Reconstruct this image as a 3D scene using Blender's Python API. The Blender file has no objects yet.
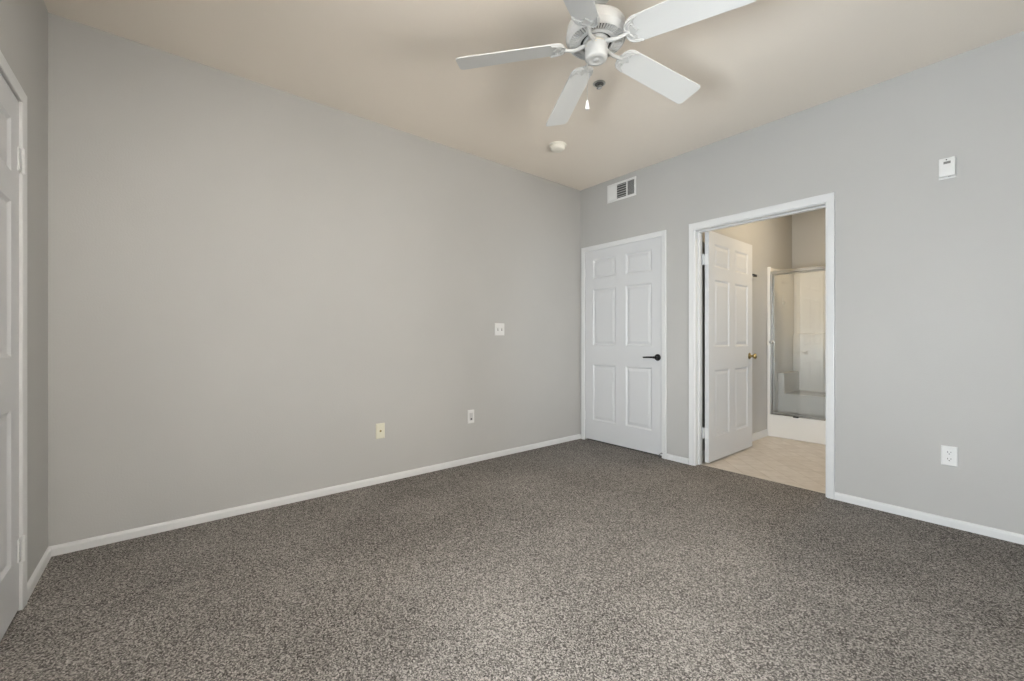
import bpy, bmesh, math
from math import sin, cos, pi, radians
from mathutils import Vector, Matrix

# ------------------------------------------------------------------ camera, world, light, exposure
scene = bpy.context.scene
COL = scene.collection
YAW, FPX = 0.88476425, 420.301
cam_data = bpy.data.cameras.new('camera')
cam_data.sensor_width = 36.0
cam_data.lens = FPX / 1024 * 36.0
cam_data.shift_x = 0.76 / 1024
cam_data.shift_y = -0.91 / 1024
cam_data.clip_start = 0.02
camera = bpy.data.objects.new('camera', cam_data)
camera.location = (0, 0, 1.0924)
camera.rotation_euler = (pi / 2, 0, YAW)
COL.objects.link(camera)
scene.camera = camera

vs = scene.view_settings
vs.view_transform = 'Standard'
vs.look = 'None'
vs.gamma = 1.0
vs.use_curve_mapping = False
vs.exposure = 0.0
scene.cycles.diffuse_bounces = 8
scene.cycles.max_bounces = 12

world = bpy.data.worlds.new('sky')
scene.world = world
world.use_nodes = True
wn = world.node_tree.nodes
wl = world.node_tree.links
sky = wn.new('ShaderNodeTexSky')
sky.sky_type = 'HOSEK_WILKIE'
sky.sun_direction = (0.35, -0.75, 0.56)
sky.turbidity = 3.0
wl.new(sky.outputs['Color'], wn['Background'].inputs['Color'])
wn['Background'].inputs['Strength'].default_value = 1.5


def area(name, loc, direction, sx, sy, power, color, spread=180):
    d = bpy.data.lights.new(name, 'AREA')
    d.shape = 'RECTANGLE'
    d.size, d.size_y = sx, sy
    d.energy = power
    d.color = color
    d.spread = radians(spread)
    o = bpy.data.objects.new(name, d)
    o.location = loc
    o.rotation_euler = Vector(direction).to_track_quat('-Z', 'Y').to_euler()
    COL.objects.link(o)
    return o


# room dimensions (metres): left wall, back wall, near wall, right wall
XA, YB, YC, XR, H = -3.115, 3.5387, -0.4636, 0.60, 2.74
WT = 0.125                                   # wall thickness
YB2 = YB + WT                                # bathroom face of the back wall
BXL, BYB, BXR = -1.865, 6.12, 0.60           # bathroom left, back and right walls
W1 = (-1.20, 0.40, 0.30, 2.15)               # window in the near wall  (x0,x1,z0,z1)
W2 = (0.65, 2.55, 0.55, 2.15)                # window in the right wall (y0,y1,z0,z1)
# daylight coming in through the two window openings
area('daylight_near_window', ((W1[0] + W1[1]) / 2, YC - 0.50, 0.85), (0, 1, 0.55), 1.1, 0.9, 168, (0.885, 0.945, 1.0))
area('daylight_right_window', (XR + 0.50, (W2[0] + W2[1]) / 2, 0.95), (-1, 0, 0.34), 2.0, 1.4, 146, (1.0, 0.945, 0.865))
W3 = (3.95, 5.15, 0.80, 1.95)                # window in the bathroom's right wall (y0,y1,z0,z1)
area('daylight_bathroom_window', (BXR + 0.40, 4.55, 1.30), (-1, 0, -0.05), 1.4, 1.3, 38, (0.86, 0.93, 1.0))
# added unseen fill lamp aimed up at the ceiling, standing in for a bounced flash
area('ceiling_bounce_fill', (-0.30, -0.20, 1.45), (-0.05, 0.03, 1.0), 0.35, 0.35, 98, (0.95, 0.97, 1.0), 110)


# ------------------------------------------------------------------ materials
def new_mat(name, color, rough=0.5, metal=0.0, spec=0.5):
    m = bpy.data.materials.new(name)
    m.use_nodes = True
    b = m.node_tree.nodes['Principled BSDF']
    b.inputs['Base Color'].default_value = (*color, 1)
    b.inputs['Roughness'].default_value = rough
    b.inputs['Metallic'].default_value = metal
    b.inputs['Specular IOR Level'].default_value = spec
    return m


def nd(m, kind, **props):
    n = m.node_tree.nodes.new(kind)
    for k, v in props.items():
        setattr(n, k, v)
    return n


def obj_coords(m, scale=(1, 1, 1), rot=(0, 0, 0)):
    g = nd(m, 'ShaderNodeNewGeometry')
    mp = nd(m, 'ShaderNodeMapping')
    mp.inputs['Scale'].default_value = scale
    mp.inputs['Rotation'].default_value = rot
    m.node_tree.links.new(g.outputs['Position'], mp.inputs['Vector'])
    return mp.outputs['Vector']


def add_bump(m, scale, strength, dist=0.002, detail=3.0):
    L = m.node_tree.links
    v = obj_coords(m)
    n = nd(m, 'ShaderNodeTexNoise')
    n.inputs['Scale'].default_value = scale
    n.inputs['Detail'].default_value = detail
    L.new(v, n.inputs['Vector'])
    b = nd(m, 'ShaderNodeBump')
    b.inputs['Strength'].default_value = strength
    b.inputs['Distance'].default_value = dist
    L.new(n.outputs['Fac'], b.inputs['Height'])
    L.new(b.outputs['Normal'], m.node_tree.nodes['Principled BSDF'].inputs['Normal'])


def tone(m, scale, c0, c1, lo=0.35, hi=0.65, detail=4.0):
    """base colour wandering between two tones"""
    L = m.node_tree.links
    n = nd(m, 'ShaderNodeTexNoise')
    n.inputs['Scale'].default_value = scale
    n.inputs['Detail'].default_value = detail
    L.new(obj_coords(m), n.inputs['Vector'])
    r = nd(m, 'ShaderNodeValToRGB')
    r.color_ramp.elements[0].position = lo
    r.color_ramp.elements[1].position = hi
    r.color_ramp.elements[0].color = (*c0, 1)
    r.color_ramp.elements[1].color = (*c1, 1)
    L.new(n.outputs['Fac'], r.inputs['Fac'])
    L.new(r.outputs['Color'], m.node_tree.nodes['Principled BSDF'].inputs['Base Color'])


M = {}
M['wall'] = new_mat('grey_wall_paint', (0.47, 0.465, 0.455), 0.55, spec=0.35)
tone(M['wall'], 1.3, (0.430, 0.425, 0.412), (0.446, 0.441, 0.428))
add_bump(M['wall'], 130, 0.35, 0.002, 4)
M['ceiling'] = new_mat('beige_ceiling_paint', (0.80, 0.735, 0.655), 0.8, spec=0.2)
add_bump(M['ceiling'], 110, 0.3, 0.002, 4)
M['trim'] = new_mat('white_semigloss_paint', (0.66, 0.665, 0.665), 0.35)
M['door'] = new_mat('white_door_paint', (0.585, 0.592, 0.603), 0.38)
add_bump(M['door'], 60, 0.05, 0.001)
M['plastic'] = new_mat('white_plastic', (0.68, 0.68, 0.67), 0.35)
M['offwhite'] = new_mat('off_white_plastic', (0.82, 0.79, 0.71), 0.4)
M['cream'] = new_mat('cream_plastic', (0.68, 0.66, 0.54), 0.35)
M['fan'] = new_mat('white_fan_enamel', (0.51, 0.51, 0.50), 0.55)
M['fan_blade'] = new_mat('white_fan_blade', (0.60, 0.605, 0.60), 0.4)
M['ivory'] = new_mat('aged_ivory_plastic', (0.62, 0.54, 0.38), 0.4)
M['dark'] = new_mat('dark_void', (0.02, 0.02, 0.02), 0.8)
M['duct'] = new_mat('grey_duct', (0.10, 0.10, 0.095), 0.7)
M['black'] = new_mat('black_metal', (0.012, 0.012, 0.013), 0.35, 0.3)
M['chrome'] = new_mat('chrome', (0.70, 0.70, 0.68), 0.18, 1.0)
M['steel'] = new_mat('brushed_aluminium', (0.55, 0.55, 0.53), 0.3, 1.0)
M['brass'] = new_mat('antique_brass', (0.36, 0.28, 0.13), 0.3, 1.0)
M['fiberglass'] = new_mat('white_fiberglass', (0.80, 0.79, 0.765), 0.2)
M['lcd'] = new_mat('grey_display', (0.16, 0.16, 0.15), 0.3)
M['wire'] = new_mat('grey_wire', (0.12, 0.12, 0.125), 0.5, 0.4)
M['bulb'] = new_mat('lit_bulb', (1, 0.9, 0.75), 0.4)
_b = M['bulb'].node_tree.nodes['Principled BSDF']
_b.inputs['Emission Color'].default_value = (1.0, 0.78, 0.48, 1)
_b.inputs['Emission Strength'].default_value = 86.0


def glass_mat(name, tint, gloss_rough):
    m = bpy.data.materials.new(name)
    m.use_nodes = True
    t = m.node_tree
    for n in list(t.nodes):
        t.nodes.remove(n)
    out = t.nodes.new('ShaderNodeOutputMaterial')
    tr = t.nodes.new('ShaderNodeBsdfTransparent')
    tr.inputs['Color'].default_value = (*tint, 1)
    gl = t.nodes.new('ShaderNodeBsdfGlossy')
    gl.inputs['Roughness'].default_value = gloss_rough
    fr = t.nodes.new('ShaderNodeFresnel')
    fr.inputs['IOR'].default_value = 1.7
    mx = t.nodes.new('ShaderNodeMixShader')
    t.links.new(fr.outputs['Fac'], mx.inputs['Fac'])
    t.links.new(tr.outputs['BSDF'], mx.inputs[1])
    t.links.new(gl.outputs['BSDF'], mx.inputs[2])
    t.links.new(mx.outputs['Shader'], out.inputs['Surface'])
    return m


M['glass'] = glass_mat('clear_glass', (0.985, 0.985, 0.975), 0.0)
M['window_glass'] = glass_mat('window_glass', (0.97, 0.98, 0.98), 0.0)


def carpet_mat():
    m = new_mat('taupe_frieze_carpet', (0.2, 0.19, 0.17), 1.0, spec=0.05)
    L = m.node_tree.links
    bs = m.node_tree.nodes['Principled BSDF']
    v = obj_coords(m)
    vo = nd(m, 'ShaderNodeTexVoronoi')
    vo.inputs['Scale'].default_value = 240
    vo.inputs['Randomness'].default_value = 1.0
    L.new(v, vo.inputs['Vector'])
    sep = nd(m, 'ShaderNodeSeparateColor')
    L.new(vo.outputs['Color'], sep.inputs['Color'])
    n1 = nd(m, 'ShaderNodeTexNoise')
    n1.inputs['Scale'].default_value = 105
    n1.inputs['Detail'].default_value = 5
    n1.inputs['Roughness'].default_value = 0.9
    L.new(v, n1.inputs['Vector'])
    n2 = nd(m, 'ShaderNodeTexNoise')          # walked-on / vacuumed patches
    n2.inputs['Scale'].default_value = 1.7
    n2.inputs['Detail'].default_value = 3
    L.new(v, n2.inputs['Vector'])
    a = nd(m, 'ShaderNodeMath', operation='MULTIPLY')
    a.inputs[1].default_value = 0.50
    L.new(sep.outputs[0], a.inputs[0])
    b = nd(m, 'ShaderNodeMath', operation='MULTIPLY_ADD')
    b.inputs[1].default_value = 0.55
    L.new(n1.outputs['Fac'], b.inputs[0])
    L.new(a.outputs[0], b.inputs[2])
    c = nd(m, 'ShaderNodeMath', operation='MULTIPLY_ADD')
    c.inputs[1].default_value = 0.22
    L.new(n2.outputs['Fac'], c.inputs[0])
    L.new(b.outputs[0], c.inputs[2])
    r = nd(m, 'ShaderNodeValToRGB')
    e = r.color_ramp.elements
    e[0].position, e[0].color = 0.36, (0.034, 0.030, 0.026, 1)
    e[1].position, e[1].color = 0.92, (0.43, 0.40, 0.37, 1)
    k = e.new(0.62)
    k.color = (0.150, 0.140, 0.130, 1)
    L.new(c.outputs[0], r.inputs['Fac'])
    L.new(r.outputs['Color'], bs.inputs['Base Color'])
    bp = nd(m, 'ShaderNodeBump')
    bp.inputs['Strength'].default_value = 0.3
    bp.inputs['Distance'].default_value = 0.008
    L.new(b.outputs[0], bp.inputs['Height'])
    L.new(bp.outputs['Normal'], bs.inputs['Normal'])
    return m


M['carpet'] = carpet_mat()


def vinyl_mat():
    m = new_mat('beige_diamond_vinyl', (0.5, 0.43, 0.35), 0.35)
    L = m.node_tree.links
    bs = m.node_tree.nodes['Principled BSDF']
    v = obj_coords(m, (1, 1, 1), (0, 0, radians(45)))
    br = nd(m, 'ShaderNodeTexBrick')
    br.offset = 0.0
    br.inputs['Scale'].default_value = 1.0
    br.inputs['Brick Width'].default_value = 0.155
    br.inputs['Row Height'].default_value = 0.155
    br.inputs['Mortar Size'].default_value = 0.004
    br.inputs['Mortar Smooth'].default_value = 0.3
    br.inputs['Color1'].default_value = (0.60, 0.55, 0.49, 1)
    br.inputs['Color2'].default_value = (0.56, 0.505, 0.445, 1)
    br.inputs['Mortar'].default_value = (0.47, 0.415, 0.35, 1)
    L.new(v, br.inputs['Vector'])
    n = nd(m, 'ShaderNodeTexNoise')
    n.inputs['Scale'].default_value = 14
    n.inputs['Detail'].default_value = 5
    L.new(obj_coords(m), n.inputs['Vector'])
    mx = nd(m, 'ShaderNodeMix', data_type='RGBA', blend_type='SOFT_LIGHT')
    mx.inputs['Factor'].default_value = 0.5
    L.new(br.outputs['Color'], mx.inputs[6])
    L.new(n.outputs['Fac'], mx.inputs[7])
    L.new(mx.outputs[2], bs.inputs['Base Color'])
    return m


M['vinyl'] = vinyl_mat()
M['concrete'] = new_mat('pale_patio_concrete', (0.42, 0.41, 0.39), 0.9, spec=0.1)
tone(M['concrete'], 3.0, (0.38, 0.37, 0.35), (0.46, 0.45, 0.43))


# ------------------------------------------------------------------ mesh helpers
def box(bm, x0, x1, y0, y1, z0, z1):
    vs_ = [bm.verts.new((x, y, z)) for x in (x0, x1) for y in (y0, y1) for z in (z0, z1)]
    for f in ((0, 1, 3, 2), (4, 6, 7, 5), (0, 4, 5, 1), (2, 3, 7, 6), (0, 2, 6, 4), (1, 5, 7, 3)):
        bm.faces.new([vs_[i] for i in f])
    return vs_


def rbox(bm, x0, x1, y0, y1, z0, z1, r, seg=3):
    """box with all its edges rounded"""
    t = bmesh.new()
    box(t, x0, x1, y0, y1, z0, z1)
    bmesh.ops.recalc_face_normals(t, faces=t.faces)
    bmesh.ops.bevel(t, geom=list(t.edges), offset=r, segments=seg, profile=0.5, affect='EDGES')
    join(bm, t)


def join(bm, t, mat=None):
    mp = {}
    for v in t.verts:
        mp[v] = bm.verts.new(mat @ v.co if mat else v.co)
    for f in t.faces:
        try:
            bm.faces.new([mp[v] for v in f.verts])
        except ValueError:
            pass
    t.free()


def lathe(bm, prof, seg=48, origin=(0, 0, 0), axis='Z'):
    """spin (radius, height) pairs; ends with radius 0 are closed by a point"""
    rings = []
    for r, h in prof:
        ring = []
        n = 1 if r < 1e-6 else seg
        for i in range(n):
            a = 2 * pi * i / seg
            p = Vector((r * cos(a), r * sin(a), h))
            if axis == 'Y':
                p = Vector((p.x, -p.z, p.y))
            elif axis == 'X':
                p = Vector((p.z, p.x, p.y))
            ring.append(bm.verts.new(p + Vector(origin)))
        rings.append(ring)
    for a, b in zip(rings, rings[1:]):
        for i in range(seg):
            j = (i + 1) % seg
            q = [a[i % len(a)], a[j % len(a)], b[j % len(b)], b[i % len(b)]]
            q = list(dict.fromkeys(q))
            if len(q) > 2:
                try:
                    bm.faces.new(q)
                except ValueError:
                    pass


def tube(bm, pts, rad, seg=10, caps=True):
    """round tube along points; rad is a number or one per point"""
    pts = [Vector(p) for p in pts]
    rads = rad if isinstance(rad, (list, tuple)) else [rad] * len(pts)
    up = Vector((0, 0, 1))
    rings = []
    prev = None
    for i, p in enumerate(pts):
        d = (pts[min(i + 1, len(pts) - 1)] - pts[max(i - 1, 0)]).normalized()
        if prev is None:
            s = d.cross(up if abs(d.z) < 0.9 else Vector((1, 0, 0))).normalized()
        else:
            s = (prev - d * prev.dot(d)).normalized()
        prev = s
        t = d.cross(s)
        rings.append([bm.verts.new(p + (s * cos(2 * pi * k / seg) + t * sin(2 * pi * k / seg)) * rads[i]) for k in range(seg)])
    for a, b in zip(rings, rings[1:]):
        for k in range(seg):
            bm.faces.new([a[k], a[(k + 1) % seg], b[(k + 1) % seg], b[k]])
    if caps:
        bm.faces.new(rings[0][::-1])
        bm.faces.new(rings[-1])


def spline(pts, n=6):
    """Catmull-Rom through points"""
    P = [Vector(p) for p in pts]
    P = [P[0] * 2 - P[1]] + P + [P[-1] * 2 - P[-2]]
    out = []
    for i in range(1, len(P) - 2):
        a, b, c, d = P[i - 1:i + 3]
        for k in range(n):
            t = k / n
            out.append(0.5 * (2 * b + (c - a) * t + (2 * a - 5 * b + 4 * c - d) * t * t + (3 * b - a - 3 * c + d) * t ** 3))
    out.append(P[-2])
    return out


def prism(bm, outline, z0, z1):
    lo = [bm.verts.new((x, y, z0)) for x, y in outline]
    hi = [bm.verts.new((x, y, z1)) for x, y in outline]
    n = len(outline)
    bm.faces.new(lo[::-1])
    bm.faces.new(hi)
    for i in range(n):
        j = (i + 1) % n
        bm.faces.new([lo[i], lo[j], hi[j], hi[i]])


def obj(name, bm, mat, parent=None, smooth=False, bevel=0.0, seg=2):
    bmesh.ops.recalc_face_normals(bm, faces=bm.faces)
    me = bpy.data.meshes.new(name)
    bm.to_mesh(me)
    bm.free()
    me.materials.append(mat)
    o = bpy.data.objects.new(name, me)
    COL.objects.link(o)
    if smooth:
        for p in me.polygons:
            p.use_smooth = True
        me.set_sharp_from_angle(angle=radians(40))
    if bevel:
        b = o.modifiers.new('bevel', 'BEVEL')
        b.width = bevel
        b.segments = seg
        b.limit_method = 'ANGLE'
        b.angle_limit = radians(40)
    if parent:
        o.parent = parent
    return o


def B(*boxes):
    bm = bmesh.new()
    for b in boxes:
        box(bm, *b)
    return bm


def tag(o, label, cat, group=None, kind=None):
    o['label'] = label
    o['category'] = cat
    if group:
        o['group'] = group
    if kind:
        o['kind'] = kind
    return o


def thing(name, loc, label, cat, group=None, kind=None, rot=None):
    o = bpy.data.objects.new(name, None)
    o.empty_display_size = 0.05
    o.location = loc
    if rot is not None:
        o.rotation_euler = rot
    COL.objects.link(o)
    return tag(o, label, cat, group, kind)


def struct(name, bm, mat, label, cat, **kw):
    return tag(obj(name, bm, mat, **kw), label, cat, kind='structure')


# ------------------------------------------------------------------ room shell
D1 = (-3.051, -2.116, 2.056)                  # closed door opening x0,x1,top
D3 = (-2.570, -1.635, 2.054)                  # opening of the door at the picture edge
YE = 3.61                                     # carpet ends inside the bathroom doorway
struct('floor', B((XA - .1, XR + .1, YC, YB, -.05, 0.0), (-1.818, -0.864, YB, YE, -.05, 0.0), (D1[0], D1[1], YB, YB + .04, -.05, 0.0), (D3[0], D3[1], YC - .04, YC, -.05, 0)), M['carpet'],
       'taupe speckled carpet covering the bedroom floor', 'carpet')
struct('floor_bathroom', B((-1.93, BXR + .1, YE, BYB + .1, -.06, -.004)), M['vinyl'],
       'beige diamond patterned vinyl floor beyond the open doorway', 'floor')
struct('ground', B((XR + .12, 9, -7, 9, -.20, -.10), (-6, XR + .12, -7, YC - .12, -.20, -.10)), M['concrete'],
       'pale concrete patio outside the windows', 'patio')
struct('ceiling', B((XA - .12, XR + .12, YC - .12, YB2, H, H + .1)), M['ceiling'],
       'beige painted bedroom ceiling with the fan', 'ceiling')
struct('ceiling_bathroom', B((-1.99, BXR + .12, YB2, BYB + .12, H, H + .1)), M['ceiling'],
       'beige ceiling of the bathroom beyond the doorway', 'ceiling')
struct('wall_left', B((XA - .12, XA, YC - .12, YB2, -.05, H)), M['wall'],
       'long bare grey wall with a switch and two wall plates', 'wall')
D2 = (-1.818, -0.864, 2.050)                  # bathroom doorway
struct('wall_back', B((XA, D1[0], YB, YB2, -.05, H), (D1[0], D1[1], YB, YB2, D1[2], H),
                      (D1[1], D2[0], YB, YB2, -.05, H), (D2[0], D2[1], YB, YB2, D2[2], H),
                      (D2[1], XR + .12, YB, YB2, -.05, H)), M['wall'],
       'grey wall with the closed door and the bathroom doorway', 'wall')
struct('wall_near', B((XA, D3[0], YC - .12, YC, -.05, H), (D3[0], D3[1], YC - .12, YC, D3[2], H),
                      (D3[1], W1[0], YC - .12, YC, -.05, H),
                      (W1[0], W1[1], YC - .12, YC, -.05, W1[2]), (W1[0], W1[1], YC - .12, YC, W1[3], H),
                      (W1[1], XR + .12, YC - .12, YC, -.05, H)), M['wall'],
       'grey wall holding the white door at the picture edge', 'wall')
struct('wall_right', B((XR, XR + .12, YC, W2[0], -.05, H), (XR, XR + .12, W2[1], YB, -.05, H),
                       (XR, XR + .12, W2[0], W2[1], -.05, W2[2]), (XR, XR + .12, W2[0], W2[1], W2[3], H)), M['wall'],
       'grey window wall opposite the long bare wall', 'wall')
struct('wall_bathroom_left', B((BXL - .12, BXL, YB2, BYB + .12, -.05, H)), M['wall'],
       'bathroom wall behind the open door, running to the shower', 'wall')
struct('wall_bathroom_back', B((BXL, BXR + .12, BYB, BYB + .12, -.05, H)), M['wall'],
       'bathroom wall above and behind the shower stall', 'wall')
struct('wall_bathroom_right', B((BXR, BXR + .12, YB2, W3[0], -.05, H), (BXR, BXR + .12, W3[1], BYB, -.05, H),
                                 (BXR, BXR + .12, W3[0], W3[1], -.05, W3[2]), (BXR, BXR + .12, W3[0], W3[1], W3[3], H)), M['wall'],
       'far bathroom wall out of sight past the doorway', 'wall')
struct('wall_bathroom_partition', B((-0.86, -0.76, 5.297, BYB, -.05, H)), M['wall'],
       'short grey partition closing the far side of the shower', 'wall')


def baseboard(name, run, normal, label):
    """run = ((x0,y0),(x1,y1)) on the wall; profile eased on top"""
    (x0, y0), (x1, y1) = run
    nx, ny = normal
    prof = [(0, -.02), (.013, -.02), (.013, .036), (.010, .044), (.006, .048), (0, .050)]
    bm = bmesh.new()
    a = [bm.verts.new((x0 + nx * d, y0 + ny * d, z)) for d, z in prof]
    b = [bm.verts.new((x1 + nx * d, y1 + ny * d, z)) for d, z in prof]
    n = len(prof)
    bm.faces.new(a)
    bm.faces.new(b[::-1])
    for i in range(n):
        j = (i + 1) % n
        bm.faces.new([a[i], b[i], b[j], a[j]])
    return struct(name, bm, M['trim'], label, 'baseboard')


baseboard('baseboard_left', ((XA, YC), (XA, YB)), (1, 0), 'low white baseboard along the long bare wall')
baseboard('baseboard_near', ((XA + .013, YC), (-2.634, YC)), (0, 1), 'short white baseboard between the corner and the hinged door')
baseboard('baseboard_back', ((-2.071, YB), (-1.863, YB)), (0, -1), 'short white baseboard between the two doors')
baseboard('baseboard_right', ((-0.822, YB), (XR, YB)), (0, -1), 'white baseboard running from the doorway past the outlet')
baseboard('baseboard_window', ((XR, YC), (XR, YB - .013)), (-1, 0), 'white baseboard under the window wall')


def bath_base():
    bm = bmesh.new()
    box(bm, BXL, BXL + .012, YB2, 5.285, -.01, .066)
    box(bm, BXL, BXL + .008, YB2, 5.285, .066, .074)
    return bm


struct('baseboard_bathroom', bath_base(), M['trim'], 'tall white baseboard on the bathroom wall before the shower', 'baseboard')


def casing(name, x0, x1, zt, y, ny, side, top, label, xl_side=None):
    """moulded casing around an opening: inner edges x0,x1,zt on the wall face y, facing ny"""
    prof = [(0, 0), (0, .010), (.06, .0122), (.35, .0130), (.85, .0155), (.95, .0148), (1, .012), (1, 0)]
    bm = bmesh.new()
    rows = []
    for u, d in prof:
        s, t = u * side, u * top
        yy = y + ny * d
        rows.append([bm.verts.new(p) for p in ((x0 - s, yy, -.02), (x0 - s, yy, zt + t), (x1 + s, yy, zt + t), (x1 + s, yy, -.02))])
    for a, b in zip(rows, rows[1:] + rows[:1]):
        for k in range(3):
            bm.faces.new([a[k], a[k + 1], b[k + 1], b[k]])
    bm.faces.new([r[0] for r in rows])
    bm.faces.new([r[3] for r in rows][::-1])
    return struct(name, bm, M['trim'], label, 'door casing')


casing('trim_1', -3.046, -2.119, 2.047, YB, -1, .042, .050, 'narrow white casing around the closed door with black lever')
casing('trim_2', -1.816, -0.866, 2.045, YB, -1, .043, .056, 'white casing framing the open bathroom doorway')
casing('trim_3', D3[0] + .002, D3[1] - .002, 2.053, YC, 1, .056, .048, 'white casing around the door at the picture edge')


def jamb(x0, x1, zt, ya, yb, stop_at):
    t = .012
    bm = bmesh.new()
    box(bm, x0, x0 + t, ya, yb, -.03, zt)
    box(bm, x1 - t, x1, ya, yb, -.03, zt)
    box(bm, x0 + t, x1 - t, ya, yb, zt - t, zt)
    if stop_at:
        s0, s1 = stop_at
        box(bm, x0 + t, x0 + t + .010, s0, s1, -.03, zt - t)
        box(bm, x1 - t - .010, x1 - t, s0, s1, -.03, zt - t)
        box(bm, x0 + t + .010, x1 - t - .010, s0, s1, zt - t - .010, zt - t)
    return bm


# the jamb lining sits in the rough opening (the wall's opening is its outer face)
struct('trim_4', jamb(D2[0], D2[1], D2[2], YB - .001, YB2 + .001, (YB + .05, YB + .085)), M['trim'],
       'white jamb with stop lining the open bathroom doorway', 'door jamb', bevel=.0015)


# ------------------------------------------------------------------ six-panel doors
DW, DH, DT = 0.925, 2.036, 0.035


def door_slab():
    """origin at the hinge-side bottom corner; x across, y 0..DT thickness, z up; both faces panelled"""
    xs = [0, .107, .402, .522, .817, DW]
    zs = [0, .212, .808, 1.014, 1.613, 1.726, 1.930, DH]
    bm = bmesh.new()
    rings = [(0, 0), (.007, .0045), (.014, .0085), (.021, .0085), (.030, .006), (.046, .0025)]
    for y, sgn in ((0, 1), (DT, -1)):
        for i in range(5):
            for k in range(7):
                x0, x1, z0, z1 = xs[i], xs[i + 1], zs[k], zs[k + 1]
                if i in (1, 3) and k in (1, 3, 5):
                    loops = []
                    for ins, dep in rings:
                        yy = y + sgn * dep
                        loops.append([bm.verts.new(p) for p in ((x0 + ins, yy, z0 + ins), (x1 - ins, yy, z0 + ins),
                                                                (x1 - ins, yy, z1 - ins), (x0 + ins, yy, z1 - ins))])
                    for a, b in zip(loops, loops[1:]):
                        for q in range(4):
                            bm.faces.new([a[q], a[(q + 1) % 4], b[(q + 1) % 4], b[q]])
                    bm.faces.new(loops[-1])
                else:
                    bm.faces.new([bm.verts.new(p) for p in ((x0, y, z0), (x1, y, z0), (x1, y, z1), (x0, y, z1))])
    for p in (((0, 0), (DW, 0)), ((DW, 0), (DW, DH)), ((DW, DH), (0, DH)), ((0, DH), (0, 0))):
        (xa, za), (xb, zb) = p
        bm.faces.new([bm.verts.new(q) for q in ((xa, 0, za), (xb, 0, zb), (xb, DT, zb), (xa, DT, za))])
    bmesh.ops.remove_doubles(bm, verts=bm.verts, dist=1e-5)
    return bm


def hinge(parent, x, y, z, s=1.0):
    """painted butt hinge: knuckle barrel with two leaves"""
    bm = bmesh.new()
    for k in range(5):
        lathe(bm, [(0, k * .0186), (.0062, k * .0186 + .0006), (.0062, (k + 1) * .0186 - .001), (0, (k + 1) * .0186 - .0004)], 14, (x, y, z - .0465))
    lathe(bm, [(0, .0925), (.0075, .093), (.006, .098), (0, .099)], 14, (x, y, z - .0465))
    lathe(bm, [(0, -.006), (.006, -.005), (.0075, 0), (0, .0004)], 14, (x, y, z - .0465))
    return obj('hinge', bm, M['trim'], parent, smooth=True), (x, y, z)


# closed door in the back wall (hinged beside the corner, black lever at its free edge)
d1 = thing('door_1', (-3.046, YB + .004, .018), 'closed white six panel door with a black lever handle', 'door', kind='structure')
obj('door_slab', door_slab(), M['door'], d1)
bm = bmesh.new()
box(bm, -.005, DW + .005, .036, WT - .006, .030, 2.039)
obj('door_backing', bm, M['trim'], d1)  # unseen panel added behind the slab so no sky light gets through
obj('gap_shade', B((-.005, DW + .005, .040, WT - .006, -.05, .030)), M['dark'], d1)  # dark strip painting in the shade of the gap under the slab


def lever(parent, x, z, direction, mat):
    h = bmesh.new()
    lathe(h, [(0, 0), (.031, 0), (.032, .004), (.030, .009), (.024, .011), (.012, .012), (.011, .040), (.013, .046), (.010, .050), (0, .050)], 32, (x, 0, z), 'Y')
    o = obj('door_handle', h, mat, parent, smooth=True)
    l = bmesh.new()
    tube(l, spline([(x, -.047, z), (x + direction * .03, -.050, z + .001), (x + direction * .075, -.051, z), (x + direction * .128, -.047, z - .002)], 5),
         [.0105] * 4 + [.009] * 4 + [.008] * 4 + [.0075] * 3 + [.005], 12)
    obj('lever', l, mat, o, smooth=True)
    return o


lever(d1, 3.046 - 2.168, .908, -1, M['black'])
bm = bmesh.new()
box(bm, DW - .006, DW + .002, -.002, .001, .885, .942)
obj('latch_plate', bm, M['steel'], d1)
for z in (.25, 1.80):
    bm = bmesh.new()
    lathe(bm, [(0, 0), (.0055, .0006), (.0055, .089), (0, .0896)], 12, (-.001, -.006, z - .045))
    obj('hinge', bm, M['trim'], d1, smooth=True)

# bathroom door, opened square into the bathroom
d2 = thing('door_2', (-1.750, YB2 + .004, .014), 'open white six panel door with a brass knob swung into the bathroom', 'door',
           kind='structure', rot=(0, 0, pi / 2))
obj('door_slab', door_slab(), M['door'], d2)
for z in (.255, 1.785):
    bm = bmesh.new()
    box(bm, -.030, .001, .0345, .0375, z - .046, z + .046)
    lathe(bm, [(0, -.047), (.006, -.046), (.006, .046), (0, .047)], 14, (-.004, .040, z))
    box(bm, -.003, .0005, .004, .036, z - .046, z + .046)
    box(bm, -.006, -.0005, .036, .062, z - .046, z + .046)
    obj('hinge', bm, M['trim'], d2, smooth=True)


def knob(parent, x, z, y, sgn, mat):
    h = bmesh.new()
    lathe(h, [(0, 0), (.032, 0), (.032, .003), (.027, .008), (.014, .011), (.0105, .018), (.0105, .030), (.016, .035),
              (.0245, .044), (.0270, .053), (.0255, .060), (.018, .066), (.008, .068), (0, .068)], 32, (x, y, z), 'Y')
    if sgn < 0:
        for v in h.verts:
            v.co.y = 2 * y - v.co.y
    return obj('door_knob', h, mat, parent, smooth=True)


knob(d2, .855, .914, 0, 1, M['brass'])
knob(d2, .855, .914, DT, -1, M['brass'])
bm = bmesh.new()
box(bm, DW - .0005, DW + .0015, .005, .030, .875, .935)
rbox(bm, DW, DW + .010, .011, .024, .897, .913, .003)
obj('latch', bm, M['brass'], d2)

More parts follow.
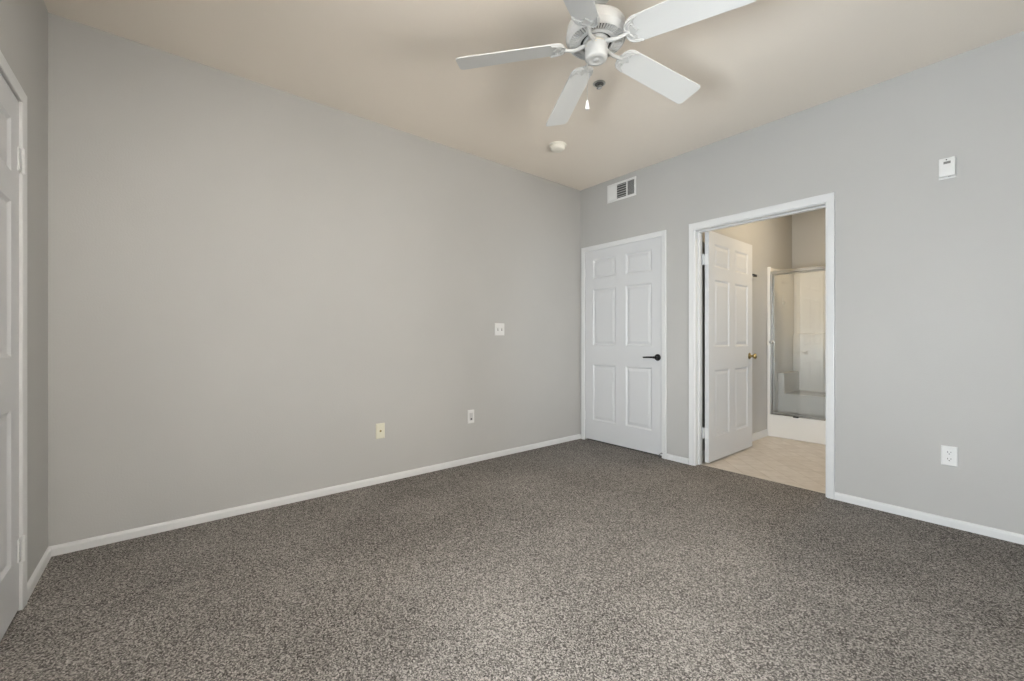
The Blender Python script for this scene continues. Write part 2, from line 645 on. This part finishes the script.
# door at the left picture edge, seen nearly edge-on, hinged towards the corner
d3 = thing('door_3', (D3[0] + .006 + DW, YC + .002, .012), 'white panelled door seen edge on at the picture border', 'door', kind='structure', rot=(0, 0, pi))
t = door_slab()
for v in t.verts:
    v.co.x = v.co.x
obj('door_slab', t, M['door'], d3)
bm = bmesh.new()
box(bm, -.008, DW + .006, .037, .116, .030, 2.042)
obj('door_backing', bm, M['trim'], d3)  # added panel closing the opening behind this door against outside light
obj('gap_shade', B((-.008, DW + .006, .040, .116, -.05, .030)), M['dark'], d3)  # dark colour gives this door's bottom gap its shade
for z in (.235, 1.802):
    hinge(d3, DW + .006, -.010, z)
    bm = bmesh.new()
    box(bm, DW - .022, DW + .003, -.004, .0005, z - .0465, z + .0465)
    for dz in (-.03, 0, .03):
        lathe(bm, [(0, 0), (.004, 0), (.003, .0015), (0, .002)], 10, (DW - .012, -.004, z + dz), 'Y')
    obj('hinge_leaf', bm, M['trim'], d3)
lever(d3, .065, .910, 1, M['black'])


# ------------------------------------------------------------------ windows behind the camera
def window_near():
    x0, x1, z0, z1 = W1
    w = thing('window_1', ((x0 + x1) / 2, YC - .07, z0), 'white framed window in the wall behind the camera', 'window', kind='structure')
    hw, hh = (x1 - x0) / 2, z1 - z0
    f = .05
    obj('window_frame', B((-hw, -hw + f, -.04, .04, 0, hh), (hw - f, hw, -.04, .04, 0, hh), (-hw + f, hw - f, -.04, .04, 0, f),
                          (-hw + f, hw - f, -.04, .04, hh - f, hh), (-.02, .02, -.03, .03, f, hh - f)), M['trim'], w, bevel=.003)
    obj('pane', B((-hw + f, -.02, -.003, .003, f, hh - f)), M['window_glass'], w)
    obj('pane', B((.02, hw - f, -.003, .003, f, hh - f)), M['window_glass'], w)
    obj('sill', B((-hw - .04, hw + .04, .071, .11, -.025, -.001)), M['trim'], w, bevel=.004)


def window_right(name, wall_x, W, label):
    y0, y1, z0, z1 = W
    w = thing(name, (wall_x + .07, (y0 + y1) / 2, z0), label, 'window', kind='structure')
    hw, hh = (y1 - y0) / 2, z1 - z0
    f = .05
    obj('window_frame', B((-.04, .04, -hw, -hw + f, 0, hh), (-.04, .04, hw - f, hw, 0, hh), (-.04, .04, -hw + f, hw - f, 0, f),
                          (-.04, .04, -hw + f, hw - f, hh - f, hh), (-.03, .03, -.02, .02, f, hh - f)), M['trim'], w, bevel=.003)
    obj('pane', B((-.003, .003, -hw + f, -.02, f, hh - f)), M['window_glass'], w)
    obj('pane', B((-.003, .003, .02, hw - f, f, hh - f)), M['window_glass'], w)
    obj('sill', B((-.11, -.071, -hw - .04, hw + .04, -.025, -.001)), M['trim'], w, bevel=.004)


window_near()
window_right('window_2', XR, W2, 'white framed window in the wall beside the camera')
window_right('window_3', BXR, W3, 'white framed bathroom window out of sight past the doorway')


# ------------------------------------------------------------------ ceiling fan
FX, FY = -1.2818, 1.5678
fan = thing('ceiling_fan', (FX, FY, H), 'white five blade ceiling fan with pull chain', 'ceiling fan')


def Z(z):
    return z - H


bm = bmesh.new()
lathe(bm, [(0, 0), (.068, 0), (.070, -.012), (.064, -.034), (.046, -.056), (.026, -.068), (.015, -.070)], 40)
obj('canopy', bm, M['fan'], fan, smooth=True)
bm = bmesh.new()
lathe(bm, [(.0125, -.060), (.0125, Z(2.605))], 24)
obj('downrod', bm, M['fan'], fan, smooth=True)
bm = bmesh.new()                                              # yoke coupling with its cross pin
lathe(bm, [(.013, Z(2.642)), (.024, Z(2.638)), (.026, Z(2.624)), (.026, Z(2.605)), (.034, Z(2.598)), (.036, Z(2.586))], 32)
tube(bm, [(-.034, 0, Z(2.623)), (.034, 0, Z(2.623))], .005, 10)
obj('coupling', bm, M['fan'], fan, smooth=True)
bm = bmesh.new()
lathe(bm, [(.030, Z(2.588)), (.070, Z(2.588)), (.108, Z(2.584)), (.126, Z(2.576)), (.1365, Z(2.562)), (.1395, Z(2.545)), (.1395, Z(2.528)),
           (.1425, Z(2.526)), (.1425, Z(2.518)), (.1395, Z(2.515)), (.1365, Z(2.505)), (.1310, Z(2.496)), (.1265, Z(2.4935)),
           (.1245, Z(2.4940)), (.1235, Z(2.5000))], 72)
hs = obj('motor_housing', bm, M['fan'], fan, smooth=True)
bm = bmesh.new()
lathe(bm, [(.125, Z(2.5000)), (.050, Z(2.5005))], 64)
obj('vent_backing', bm, M['dark'], hs)
bm = bmesh.new()                                              # radial grille of the motor
NF = 56
for k in range(NF):
    a = 2 * pi * k / NF
    m = Matrix.Rotation(a, 4, 'Z')
    t = bmesh.new()
    w0, w1 = .0030, .0044
    vsx = [t.verts.new(p) for p in ((.090, -w0, Z(2.4905)), (.126, -w1, Z(2.4940)), (.126, w1, Z(2.4940)), (.090, w0, Z(2.4905)),
                                    (.090, -w0, Z(2.4965)), (.126, -w1, Z(2.4985)), (.126, w1, Z(2.4985)), (.090, w0, Z(2.4965)))]
    for f in ((0, 1, 2, 3), (7, 6, 5, 4), (0, 4, 5, 1), (1, 5, 6, 2), (2, 6, 7, 3), (3, 7, 4, 0)):
        t.faces.new([vsx[i] for i in f])
    join(bm, t, m)
lathe(bm, [(.091, Z(2.4975)), (.0915, Z(2.4900)), (.088, Z(2.4885)), (.076, Z(2.4885)), (.073, Z(2.4900)), (.0725, Z(2.4975))], 64)
obj('vent_grille', bm, M['fan'], hs)
bm = bmesh.new()                                              # flywheel that carries the blade arms
lathe(bm, [(.030, Z(2.4995)), (.060, Z(2.4990)), (.062, Z(2.4930)), (.060, Z(2.4850)), (.040, Z(2.4840))], 48)
obj('flywheel', bm, M['fan'], fan, smooth=True)
bm = bmesh.new()
lathe(bm, [(.030, Z(2.4845)), (.0475, Z(2.4840)), (.0490, Z(2.4800)), (.0475, Z(2.4755)), (.030, Z(2.4750))], 40)
for k in range(3):
    a = 2 * pi * k / 3 + .5
    lathe(bm, [(0, 0), (.0035, 0), (.003, .003), (0, .0035)], 10, (.047 * cos(a), .047 * sin(a), Z(2.478)))
obj('collar', bm, M['ivory'], fan, smooth=True)
bm = bmesh.new()
lathe(bm, [(.046, Z(2.4780)), (.0515, Z(2.4775)), (.0525, Z(2.4740)), (.0525, Z(2.4250)), (.0505, Z(2.4165)), (.0450, Z(2.4120)),
           (.0330, Z(2.4105)), (.0310, Z(2.4118)), (.0140, Z(2.4114)), (.0125, Z(2.4100)), (.0060, Z(2.4095)), (0, Z(2.4095))], 48)
sw = obj('switch_housing', bm, M['fan'], fan, smooth=True)
for a in (radians(-52), radians(-112)):
    bm = bmesh.new()
    tube(bm, [(.0515 * cos(a), .0515 * sin(a), Z(2.468)), (.0545 * cos(a), .0545 * sin(a), Z(2.468))], .0028, 10)
    obj('screw', bm, M['ivory'], sw)
# pull chain
R_, F_ = Vector((.63347, .77377, 0)), Vector((-.77377, .63347, 0))
pc = -R_ * .0330 + F_ * .030
bm = bmesh.new()
tube(bm, [(pc.x * .9, pc.y * .9, Z(2.425)), (pc.x * 1.08, pc.y * 1.08, Z(2.422)), (pc.x * 1.1, pc.y * 1.1, Z(2.410)), (pc.x * 1.1, pc.y * 1.1, Z(2.238))], .0009, 6)
z = 2.412
while z > 2.240:
    bmesh.ops.create_icosphere(bm, subdivisions=1, radius=.0016, matrix=Matrix.Translation((pc.x * 1.1, pc.y * 1.1, Z(z))))
    z -= .0042
ch = obj('pull_chain', bm, M['steel'], fan)
bm = bmesh.new()
lathe(bm, [(0, Z(2.241)), (.0040, Z(2.2405)), (.0055, Z(2.233)), (.0085, Z(2.216)), (.0098, Z(2.201)), (.0090, Z(2.1975)), (0, Z(2.197))], 20,
      (pc.x * 1.1, pc.y * 1.1, 0))
obj('pull_knob', bm, M['plastic'], ch, smooth=True)


def blade_mesh():
    """local: x outward from the fan axis, y across, z up; underside at z = 0"""
    r0, r1 = .151, .667
    hw = lambda r: .0667 + .0214 * (r - .4)
    pts = []

    def arc(cx, cy, rad, a0, a1, n):
        for k in range(n + 1):
            a = radians(a0 + (a1 - a0) * k / n)
            pts.append((cx + rad * cos(a), cy + rad * sin(a)))
    cr, ct = .046, .024
    h0, h1 = hw(r0 + cr), hw(r1)
    arc(r1 - ct, h1 - ct, ct, 0, 90, 6)
    arc(r0 + cr, h0 - cr, cr, 90, 180, 9)
    arc(r0 + cr, -h0 + cr, cr, 180, 270, 9)
    arc(r1 - ct, -h1 + ct, ct, 270, 360, 6)
    bm = bmesh.new()
    prism(bm, pts, 0, .006)
    return bm


def iron_mesh():
    """blade arm: round neck from the flywheel, flaring into a scrolled bracket under the blade root"""
    bm = bmesh.new()
    neck = spline([(.046, 0, .002), (.075, 0, -.006), (.105, 0, -.012), (.135, 0, -.010), (.160, 0, -.006), (.178, 0, -.005)], 5)
    n = len(neck)
    tube(bm, neck, [.0105 - .0025 * min(1, i / (n * .5)) if i < n * .7 else .0085 - .002 * (i / n - .7) / .3 for i in range(n)], 12)
    # flat plate with a three-lobed outer edge
    half = [(.158, .010), (.162, .026), (.171, .042), (.185, .0535), (.203, .0590), (.226, .0600), (.229, .0555), (.219, .0510),
            (.209, .0460), (.205, .0380), (.206, .0290), (.200, .0210), (.203, .0130), (.215, .0060)]
    out = half + [(.222, 0)] + [(x, -y) for x, y in half[::-1]]
    prism(bm, out, -.0048, -.0004)
    # raised scrolls along the rim and on the plate
    for s in (1, -1):
        rim = spline([(.176, s * .004, -.005), (.163, s * .014, -.005), (.166, s * .029, -.005), (.175, s * .042, -.005), (.190, s * .051, -.005),
                      (.208, s * .0555, -.005), (.228, s * .0575, -.005)], 4)
        tube(bm, rim, [.0050 - .0022 * i / (len(rim) - 1) for i in range(len(rim))], 8)
        cur = spline([(.178, s * .010, -.005), (.186, s * .024, -.005), (.196, s * .032, -.005), (.202, s * .026, -.005), (.196, s * .019, -.005),
                      (.189, s * .024, -.005)], 4)
        tube(bm, cur, [.0042 - .0015 * i / (len(cur) - 1) for i in range(len(cur))], 8)
        cur = spline([(.181, s * .034, -.005), (.192, s * .043, -.005), (.203, s * .046, -.005), (.213, s * .051, -.005)], 4)
        tube(bm, cur, [.0036 - .0014 * i / (len(cur) - 1) for i in range(len(cur))], 8)
        lathe(bm, [(0, -.0030), (.0035, -.0022), (.0045, 0)], 10, (.214, s * .051, -.0046))
    lathe(bm, [(0, -.0030), (.0035, -.0022), (.0045, 0)], 10, (.211, 0, -.0046))
    for v in bm.verts:                                        # bracket sits close in to the motor
        k = min(1.0, max(0.0, (v.co.x - .10) / .055))
        v.co.x -= .014 * k
    return bm


POSE = [(-2.3535, -.2496, -.0821), (-3.6448, -.2369, -.0735), (-4.898, -.1916, -.0935), (-6.0604, -.345, -.0785), (-7.3983, -.2997, -.074)]
blade0 = iron0 = None
for th, p, dr in POSE:
    er = Vector((cos(th), sin(th), dr)).normalized()
    es = Vector((-sin(th) * cos(p), cos(th) * cos(p), sin(p)))
    en = er.cross(es).normalized()
    es = en.cross(er)
    m = Matrix((er, es, en)).transposed().to_4x4()
    m.translation = Vector((0, 0, Z(2.4793 - .12 * dr) - .003))
    if blade0 is None:
        blade0 = obj('blade', blade_mesh(), M['fan_blade'], fan, bevel=.0018)
        iron0 = obj('blade_arm', iron_mesh(), M['fan'], fan, smooth=True)
        bl, ir = blade0, iron0
    else:
        bl, ir = blade0.copy(), iron0.copy()
        COL.objects.link(bl)
        COL.objects.link(ir)
        bl.parent = ir.parent = fan
    bl.matrix_local = m
    ir.matrix_local = m


# ------------------------------------------------------------------ ceiling and wall fittings
sd = thing('smoke_detector', (-2.508, 2.562, H), 'round off-white smoke detector on the ceiling', 'smoke detector')
bm = bmesh.new()
lathe(bm, [(0, 0), (.074, 0), (.074, -.006), (.071, -.010), (.062, -.011)], 48)
obj('base', bm, M['offwhite'], sd, smooth=True)
bm = bmesh.new()
lathe(bm, [(.062, -.008), (.062, -.014), (.0595, -.017), (.0595, -.020), (.061, -.023), (.058, -.034), (.048, -.041), (.030, -.044), (0, -.045)], 48)
obj('cover', bm, M['offwhite'], sd, smooth=True)
bm = bmesh.new()
lathe(bm, [(0, -.0458), (.007, -.0456), (.008, -.0440)], 20, (.022, .010, 0))
obj('test_button', bm, M['offwhite'], sd, smooth=True)

sp = thing('fire_sprinkler', (-1.735, 2.152, H), 'small recessed chrome fire sprinkler in the ceiling beside the pull chain', 'sprinkler')
bm = bmesh.new()
lathe(bm, [(.040, 0), (.040, -.002), (.037, -.004), (.030, -.006), (.028, -.004)], 40)
obj('escutcheon', bm, M['steel'], sp, smooth=True)
bm = bmesh.new()
lathe(bm, [(.0290, -.0048), (.022, -.0022), (0, -.0015)], 32)
obj('cup', bm, M['duct'], sp)
bm = bmesh.new()
lathe(bm, [(0, 0), (.008, -.001), (.008, -.012), (.005, -.014), (0, -.014)], 20)
tube(bm, spline([(.008, 0, -.008), (.014, 0, -.014), (.012, 0, -.022), (.003, 0, -.028)], 4), .0018, 8)
tube(bm, spline([(-.008, 0, -.008), (-.014, 0, -.014), (-.012, 0, -.022), (-.003, 0, -.028)], 4), .0018, 8)
lathe(bm, [(0, -.026), (.016, -.027), (.017, -.0285), (.012, -.0300), (0, -.031)], 24)
obj('deflector', bm, M['chrome'], sp, smooth=True)


def on_back(name, x, z, label, cat):
    """thing on the back wall: local x along the wall, local -y towards the room, z up"""
    return thing(name, (x, YB, z), label, cat)


def on_left(name, y, z, label, cat):
    """thing on the left wall: local x along the wall (+Y world), local -y towards the room"""
    return thing(name, (XA, y, z), label, cat, rot=(0, 0, pi / 2))


def plate(parent, w, h, mat, name='cover_plate'):
    bm = bmesh.new()
    a = [(-w / 2, 0), (w / 2, 0)]
    loops = []
    for ins, d in ((0, 0), (0, .002), (.0025, .0050), (.006, .0058)):
        loops.append([bm.verts.new(p) for p in ((-w / 2 + ins, -d, -h / 2 + ins), (w / 2 - ins, -d, -h / 2 + ins),
                                                (w / 2 - ins, -d, h / 2 - ins), (-w / 2 + ins, -d, h / 2 - ins))])
    for a, b in zip(loops, loops[1:]):
        for q in range(4):
            bm.faces.new([a[q], a[(q + 1) % 4], b[(q + 1) % 4], b[q]])
    bm.faces.new(loops[-1])
    return obj(name, bm, mat, parent)


def screw(parent, x, z, mat):
    bm = bmesh.new()
    lathe(bm, [(0, .0075), (.0025, .0072), (.0035, .0056)], 12, (x, 0, z), 'Y')
    return obj('screw', bm, mat, parent)


# supply register high on the back wall
vr = on_back('air_vent', -2.570, 2.594, 'white air supply register high on the wall near the ceiling corner', 'air vent')
VW, VH = .345, .184
bm = bmesh.new()
hx, hz, fl = VW / 2, VH / 2, .022
cells = [(-hx + fl, -.060), (-.054, .058), (.072, hx - fl)]
box(bm, -hx, hx, -.006, 0, hz - fl, hz)
box(bm, -hx, hx, -.006, 0, -hz, -hz + fl)
xe = [-hx] + [c for pr in cells for c in pr] + [hx]
for k in range(0, len(xe), 2):
    box(bm, xe[k], xe[k + 1], -.006, 0, -hz + fl, hz - fl)
obj('frame', bm, M['plastic'], vr, bevel=.0012)
bm = bmesh.new()
for c in cells:
    box(bm, c[0], c[1], -.0012, -.0004, -hz + fl, hz - fl)
obj('duct_opening', bm, M['duct'], vr)
bm = bmesh.new()                                              # upright vanes turned to the room
c = cells[0]
n = 9
for k in range(n):
    x = c[0] + (c[1] - c[0]) * (k + .5) / n
    t = bmesh.new()
    box(t, -.0062, .0062, -.0008, .0008, -hz + fl, hz - fl)
    join(bm, t, Matrix.Translation((x, -.0062, 0)) @ Matrix.Rotation(radians(20), 4, 'Z'))
obj('louver', bm, M['plastic'], vr)
bm = bmesh.new()                                              # level vanes
c = cells[1]
for k in range(6):
    zz = -hz + fl + (VH - 2 * fl) * (k + .5) / 6
    t = bmesh.new()
    box(t, c[0], c[1], -.0070, .0070, -.0009, .0009)
    join(bm, t, Matrix.Translation((0, -.0060, zz)) @ Matrix.Rotation(radians(35), 4, 'X'))
obj('louver', bm, M['plastic'], vr)
bm = bmesh.new()                                              # upright vanes turned away
c = cells[2]
for k in range(7):
    x = c[0] + (c[1] - c[0]) * (k + .5) / 7
    t = bmesh.new()
    box(t, -.0055, .0055, -.0007, .0007, -hz + fl, hz - fl)
    join(bm, t, Matrix.Translation((x, -.0060, 0)) @ Matrix.Rotation(radians(-58), 4, 'Z'))
obj('louver', bm, M['plastic'], vr)
bm = bmesh.new()
rbox(bm, hx - .014, hx - .008, -.020, -.005, -.012, .012, .002)
obj('damper_lever', bm, M['plastic'], vr)

# wall sensor
ws = on_back('wall_sensor', -.286, 2.094, 'small white wall sensor box with grey display high on the wall', 'wall sensor')
bm = bmesh.new()
box(bm, -.036, .036, -.006, 0, -.059, .059)
obj('back_plate', bm, M['plastic'], ws, bevel=.001)
bm = bmesh.new()
rbox(bm, -.034, .0345, -.034, -.006, -.051, .056, .004)
obj('body', bm, M['plastic'], ws, smooth=True)
obj('display', B((-.014, .015, -.0346, -.0338, .020, .034)), M['lcd'], ws)
bm = bmesh.new()
lathe(bm, [(0, .0352), (.003, .0350), (.0035, .0338)], 16, (-.002, 0, .044), 'Y')
obj('indicator', bm, M['dark'], ws)
obj('slot', B((.004, .014, -.022, -.016, -.0516, -.0508)), M['dark'], ws)


def outlet_face(parent, zc, mat):
    bm = bmesh.new()
    n = 24
    ptsx = []
    for k in range(n):
        a = 2 * pi * k / n
        ptsx.append((max(-.0165, min(.0165, .0185 * cos(a))), .0140 * sin(a)))
    lo = [bm.verts.new((x, -.0050, zc + z)) for x, z in ptsx]
    hi = [bm.verts.new((x * .96, -.0078, zc + z * .96)) for x, z in ptsx]
    bm.faces.new(hi)
    for i in range(n):
        j = (i + 1) % n
        bm.faces.new([lo[i], lo[j], hi[j], hi[i]])
    o = obj('receptacle', bm, mat, parent)
    s = bmesh.new()
    box(s, -.0078, -.0054, -.0082, -.0076, zc - .001, zc + .0075)
    box(s, .0054, .0078, -.0082, -.0076, zc - .000, zc + .0070)
    lathe(s, [(0, .0082), (.0026, .0082), (.0026, .0076)], 12, (0, 0, zc - .0070), 'Y')
    obj('slots', s, M['dark'], o)
    return o


ol = on_back('wall_outlet', -.2785, .4125, 'white duplex outlet on the wall to the side of the bathroom doorway', 'outlet')
plate(ol, .0695, .114, M['plastic'])
outlet_face(ol, .0195, M['plastic'])
outlet_face(ol, -.0195, M['plastic'])
screw(ol, 0, 0, M['plastic'])

# long left wall: double switch, cable jack plate, rectangular outlet
ls = on_left('light_switch', 2.408, 1.188, 'white double toggle light switch on the long bare wall', 'light switch')
plate(ls, .113, .114, M['plastic'])
for x in (-.023, .023):
    bm = bmesh.new()
    box(bm, x - .0052, x + .0052, -.0066, -.0050, -.0125, .0125)
    obj('toggle_slot', bm, M['lcd'], ls)
    bm = bmesh.new()
    t = bmesh.new()
    rbox(t, -.004, .004, -.015, .002, -.0045, .0045, .0015, 2)
    join(bm, t, Matrix.Translation((x, -.006, .004)) @ Matrix.Rotation(radians(-28), 4, 'X'))
    obj('toggle', bm, M['plastic'], ls)
    screw(ls, x, .030, M['plastic'])
    screw(ls, x, -.030, M['plastic'])

cj = on_left('cable_jack', 1.258, .396, 'cream cable jack plate low on the long wall', 'wall plate')
plate(cj, .070, .116, M['cream'])
bm = bmesh.new()
lathe(bm, [(0, .016), (.0030, .016), (.0046, .0155), (.0046, .0085), (.0078, .0085), (.0078, .0056)], 12, (0, 0, 0), 'Y')
obj('connector', bm, M['brass'], cj)
bm = bmesh.new()
lathe(bm, [(0, .0163), (.0032, .0162)], 12, (0, 0, 0), 'Y')
obj('pin_hole', bm, M['dark'], cj)
screw(cj, 0, .042, M['cream'])
screw(cj, 0, -.042, M['cream'])

po = on_left('phone_jack', 2.086, .409, 'small white jack plate with grey insert low under the light switch', 'wall plate')
plate(po, .070, .118, M['plastic'])
bm = bmesh.new()
rbox(bm, -.0165, .0165, -.0085, -.0048, -.0335, .0335, .0015, 2)
ins = obj('insert', bm, new_mat('pale_grey_plastic', (0.50, 0.50, 0.50), 0.4), po)
obj('socket', B((-.0075, .0075, -.0090, -.0083, -.027, -.014)), M['dark'], ins)
screw(po, 0, .046, M['plastic'])
screw(po, 0, -.046, M['plastic'])

# curl of wire sticking out at the foot of the closed door
bm = bmesh.new()
cx, cy = -2.128, YB - .018
tube(bm, spline([(cx + .022, cy, .044), (cx + .012, cy - .006, .046), (cx + .000, cy - .012, .036), (cx - .010, cy - .014, .020), (cx - .006, cy - .010, .006),
                 (cx + .012, cy - .006, .003)], 6), .0032, 8)
bmesh.ops.create_icosphere(bm, subdivisions=2, radius=.0065, matrix=Matrix.Translation((cx + .014, cy - .006, .0475)))
tag(obj('loose_wire', bm, M['wire'], smooth=True), 'small grey curl of wire at the foot of the closed door', 'wire')

# black hook on the bathroom wall past the open door
hk = thing('towel_hook', (BXL, 4.84, 1.778), 'small black hook on the bathroom wall past the open door', 'hook')
bm = bmesh.new()
lathe(bm, [(0, 0), (.020, 0), (.020, .004), (.008, .006), (.007, .030), (0, .030)], 20, (0, 0, 0), 'X')
obj('mount', bm, M['black'], hk, smooth=True)
bm = bmesh.new()
rbox(bm, .022, .042, -.10, .075, -.014, .014, .005)
obj('arm', bm, M['black'], hk, smooth=True)


# ------------------------------------------------------------------ shower stall in the bathroom
SX0, SX1, SY, SYB = BXL + .002, -.862, 5.297, BYB - .002
shower = thing('shower_stall', ((SX0 + SX1) / 2, SY, -.004), 'white fibreglass shower stall with a glass door and built in bench', 'shower')
OX = (SX0 + SX1) / 2


def sh(x):
    return x - OX


bm = bmesh.new()                                              # one-piece surround: back, sides, pan
w = .022
box(bm, sh(SX0), sh(SX0) + w, .03, SYB - SY, 0, 1.925)
box(bm, sh(SX1) - w, sh(SX1), .03, SYB - SY, 0, 1.925)
box(bm, sh(SX0) + w, sh(SX1) - w, SYB - SY - w, SYB - SY, 0, 1.925)
box(bm, sh(SX0) + w, sh(SX1) - w, SYB - SY - w - .030, SYB - SY - w, 0.0, 1.170)
box(bm, sh(SX0) + w, sh(SX1) - w, .03, SYB - SY - w, 0, .060)
sur = obj('surround', bm, M['fiberglass'], shower, bevel=.010, seg=3)
bm = bmesh.new()                                              # front flange and curb
box(bm, sh(SX0), sh(-1.828), 0, .03, 0, 1.925)
box(bm, sh(-.900), sh(SX1), 0, .03, 0, 1.925)
box(bm, sh(SX0), sh(SX1), .002, .11, 0, .250)
obj('curb', bm, M['fiberglass'], shower, bevel=.008, seg=3)
bm = bmesh.new()
rbox(bm, sh(SX0) + w - .005, sh(SX1) - w + .005, 5.56 - SY, SYB - SY - .03, .03, .470, .016, 4)
obj('bench', bm, M['fiberglass'], shower, smooth=True)
bm = bmesh.new()
rbox(bm, sh(SX0) + w - .005, sh(-1.772), 5.56 - SY, SYB - SY - .03, .44, .705, .014, 4)
obj('ledge', bm, M['fiberglass'], shower, smooth=True)
bm = bmesh.new()
rbox(bm, sh(SX0) + w - .002, sh(SX0) + w + .004, 5.718 - SY, 5.742 - SY, 1.520, 1.640, .0018, 2)
rbox(bm, sh(SX0) + w + .003, sh(SX0) + w + .030, 5.723 - SY, 5.737 - SY, 1.530, 1.545, .004, 3)
obj('hook', bm, M['steel'], shower, smooth=True)

GX0, GX1, GZ0, GZ1 = -1.826, -.902, .252, 1.868
bm = bmesh.new()                                              # fixed aluminium door frame
box(bm, sh(GX0), sh(GX0) + .018, -.006, .034, GZ0, GZ1)
box(bm, sh(GX1) - .018, sh(GX1), -.006, .034, GZ0, GZ1)
box(bm, sh(GX0) + .018, sh(GX1) - .018, -.010, .038, GZ1 - .034, GZ1)
box(bm, sh(GX0) + .018, sh(GX1) - .018, -.004, .034, GZ0, GZ0 + .012)
obj('door_frame', bm, M['chrome'], shower, bevel=.003)
sdr = bmesh.new()
a0, a1 = GX0 + .019, -1.02
box(sdr, sh(a0), sh(a0) + .016, .004, .022, GZ0 + .013, GZ1 - .036)
box(sdr, sh(a1) - .016, sh(a1), .004, .022, GZ0 + .013, GZ1 - .036)
box(sdr, sh(a0) + .016, sh(a1) - .016, .004, .022, GZ0 + .013, GZ0 + .026)
box(sdr, sh(a0) + .016, sh(a1) - .016, .004, .022, GZ1 - .048, GZ1 - .036)
dr_ = obj('door', sdr, M['steel'], shower, bevel=.002)
obj('glass_pane', B((sh(a0) + .014, sh(a1) - .014, .010, .016, GZ0 + .024, GZ1 - .046)), M['glass'], dr_)
obj('glass_pane', B((sh(a1) + .002, sh(GX1) - .016, .010, .016, GZ0 + .012, GZ1 - .034)), M['glass'], shower)
bm = bmesh.new()
lathe(bm, [(0, .055), (.012, .054), (.022, .046), (.022, .034), (.012, .024), (.010, .002), (.016, 0), (0, 0)], 24, (sh(-1.803), -.003, 1.068), 'Y')
obj('knob', bm, M['chrome'], dr_, smooth=True)
bm = bmesh.new()
rbox(bm, sh(-1.602), sh(-1.552), -.012, .004, GZ0 - .008, GZ0 + .007, .003)
obj('drip_catch', bm, M['dark'], shower)

# ceiling light of the bathroom
vl = thing('bathroom_light', (-0.95, 4.70, H), 'round ceiling light in the bathroom past the doorway', 'ceiling light')
bm = bmesh.new()
lathe(bm, [(0, 0), (.150, 0), (.152, -.012), (.145, -.028), (.135, -.030), (0, -.030)], 40)
obj('base', bm, M['chrome'], vl, smooth=True)
bm = bmesh.new()
lathe(bm, [(.136, -.030), (.138, -.050), (.122, -.080), (.085, -.104), (.040, -.115), (0, -.118)], 40)
obj('diffuser', bm, M['bulb'], vl, smooth=True)
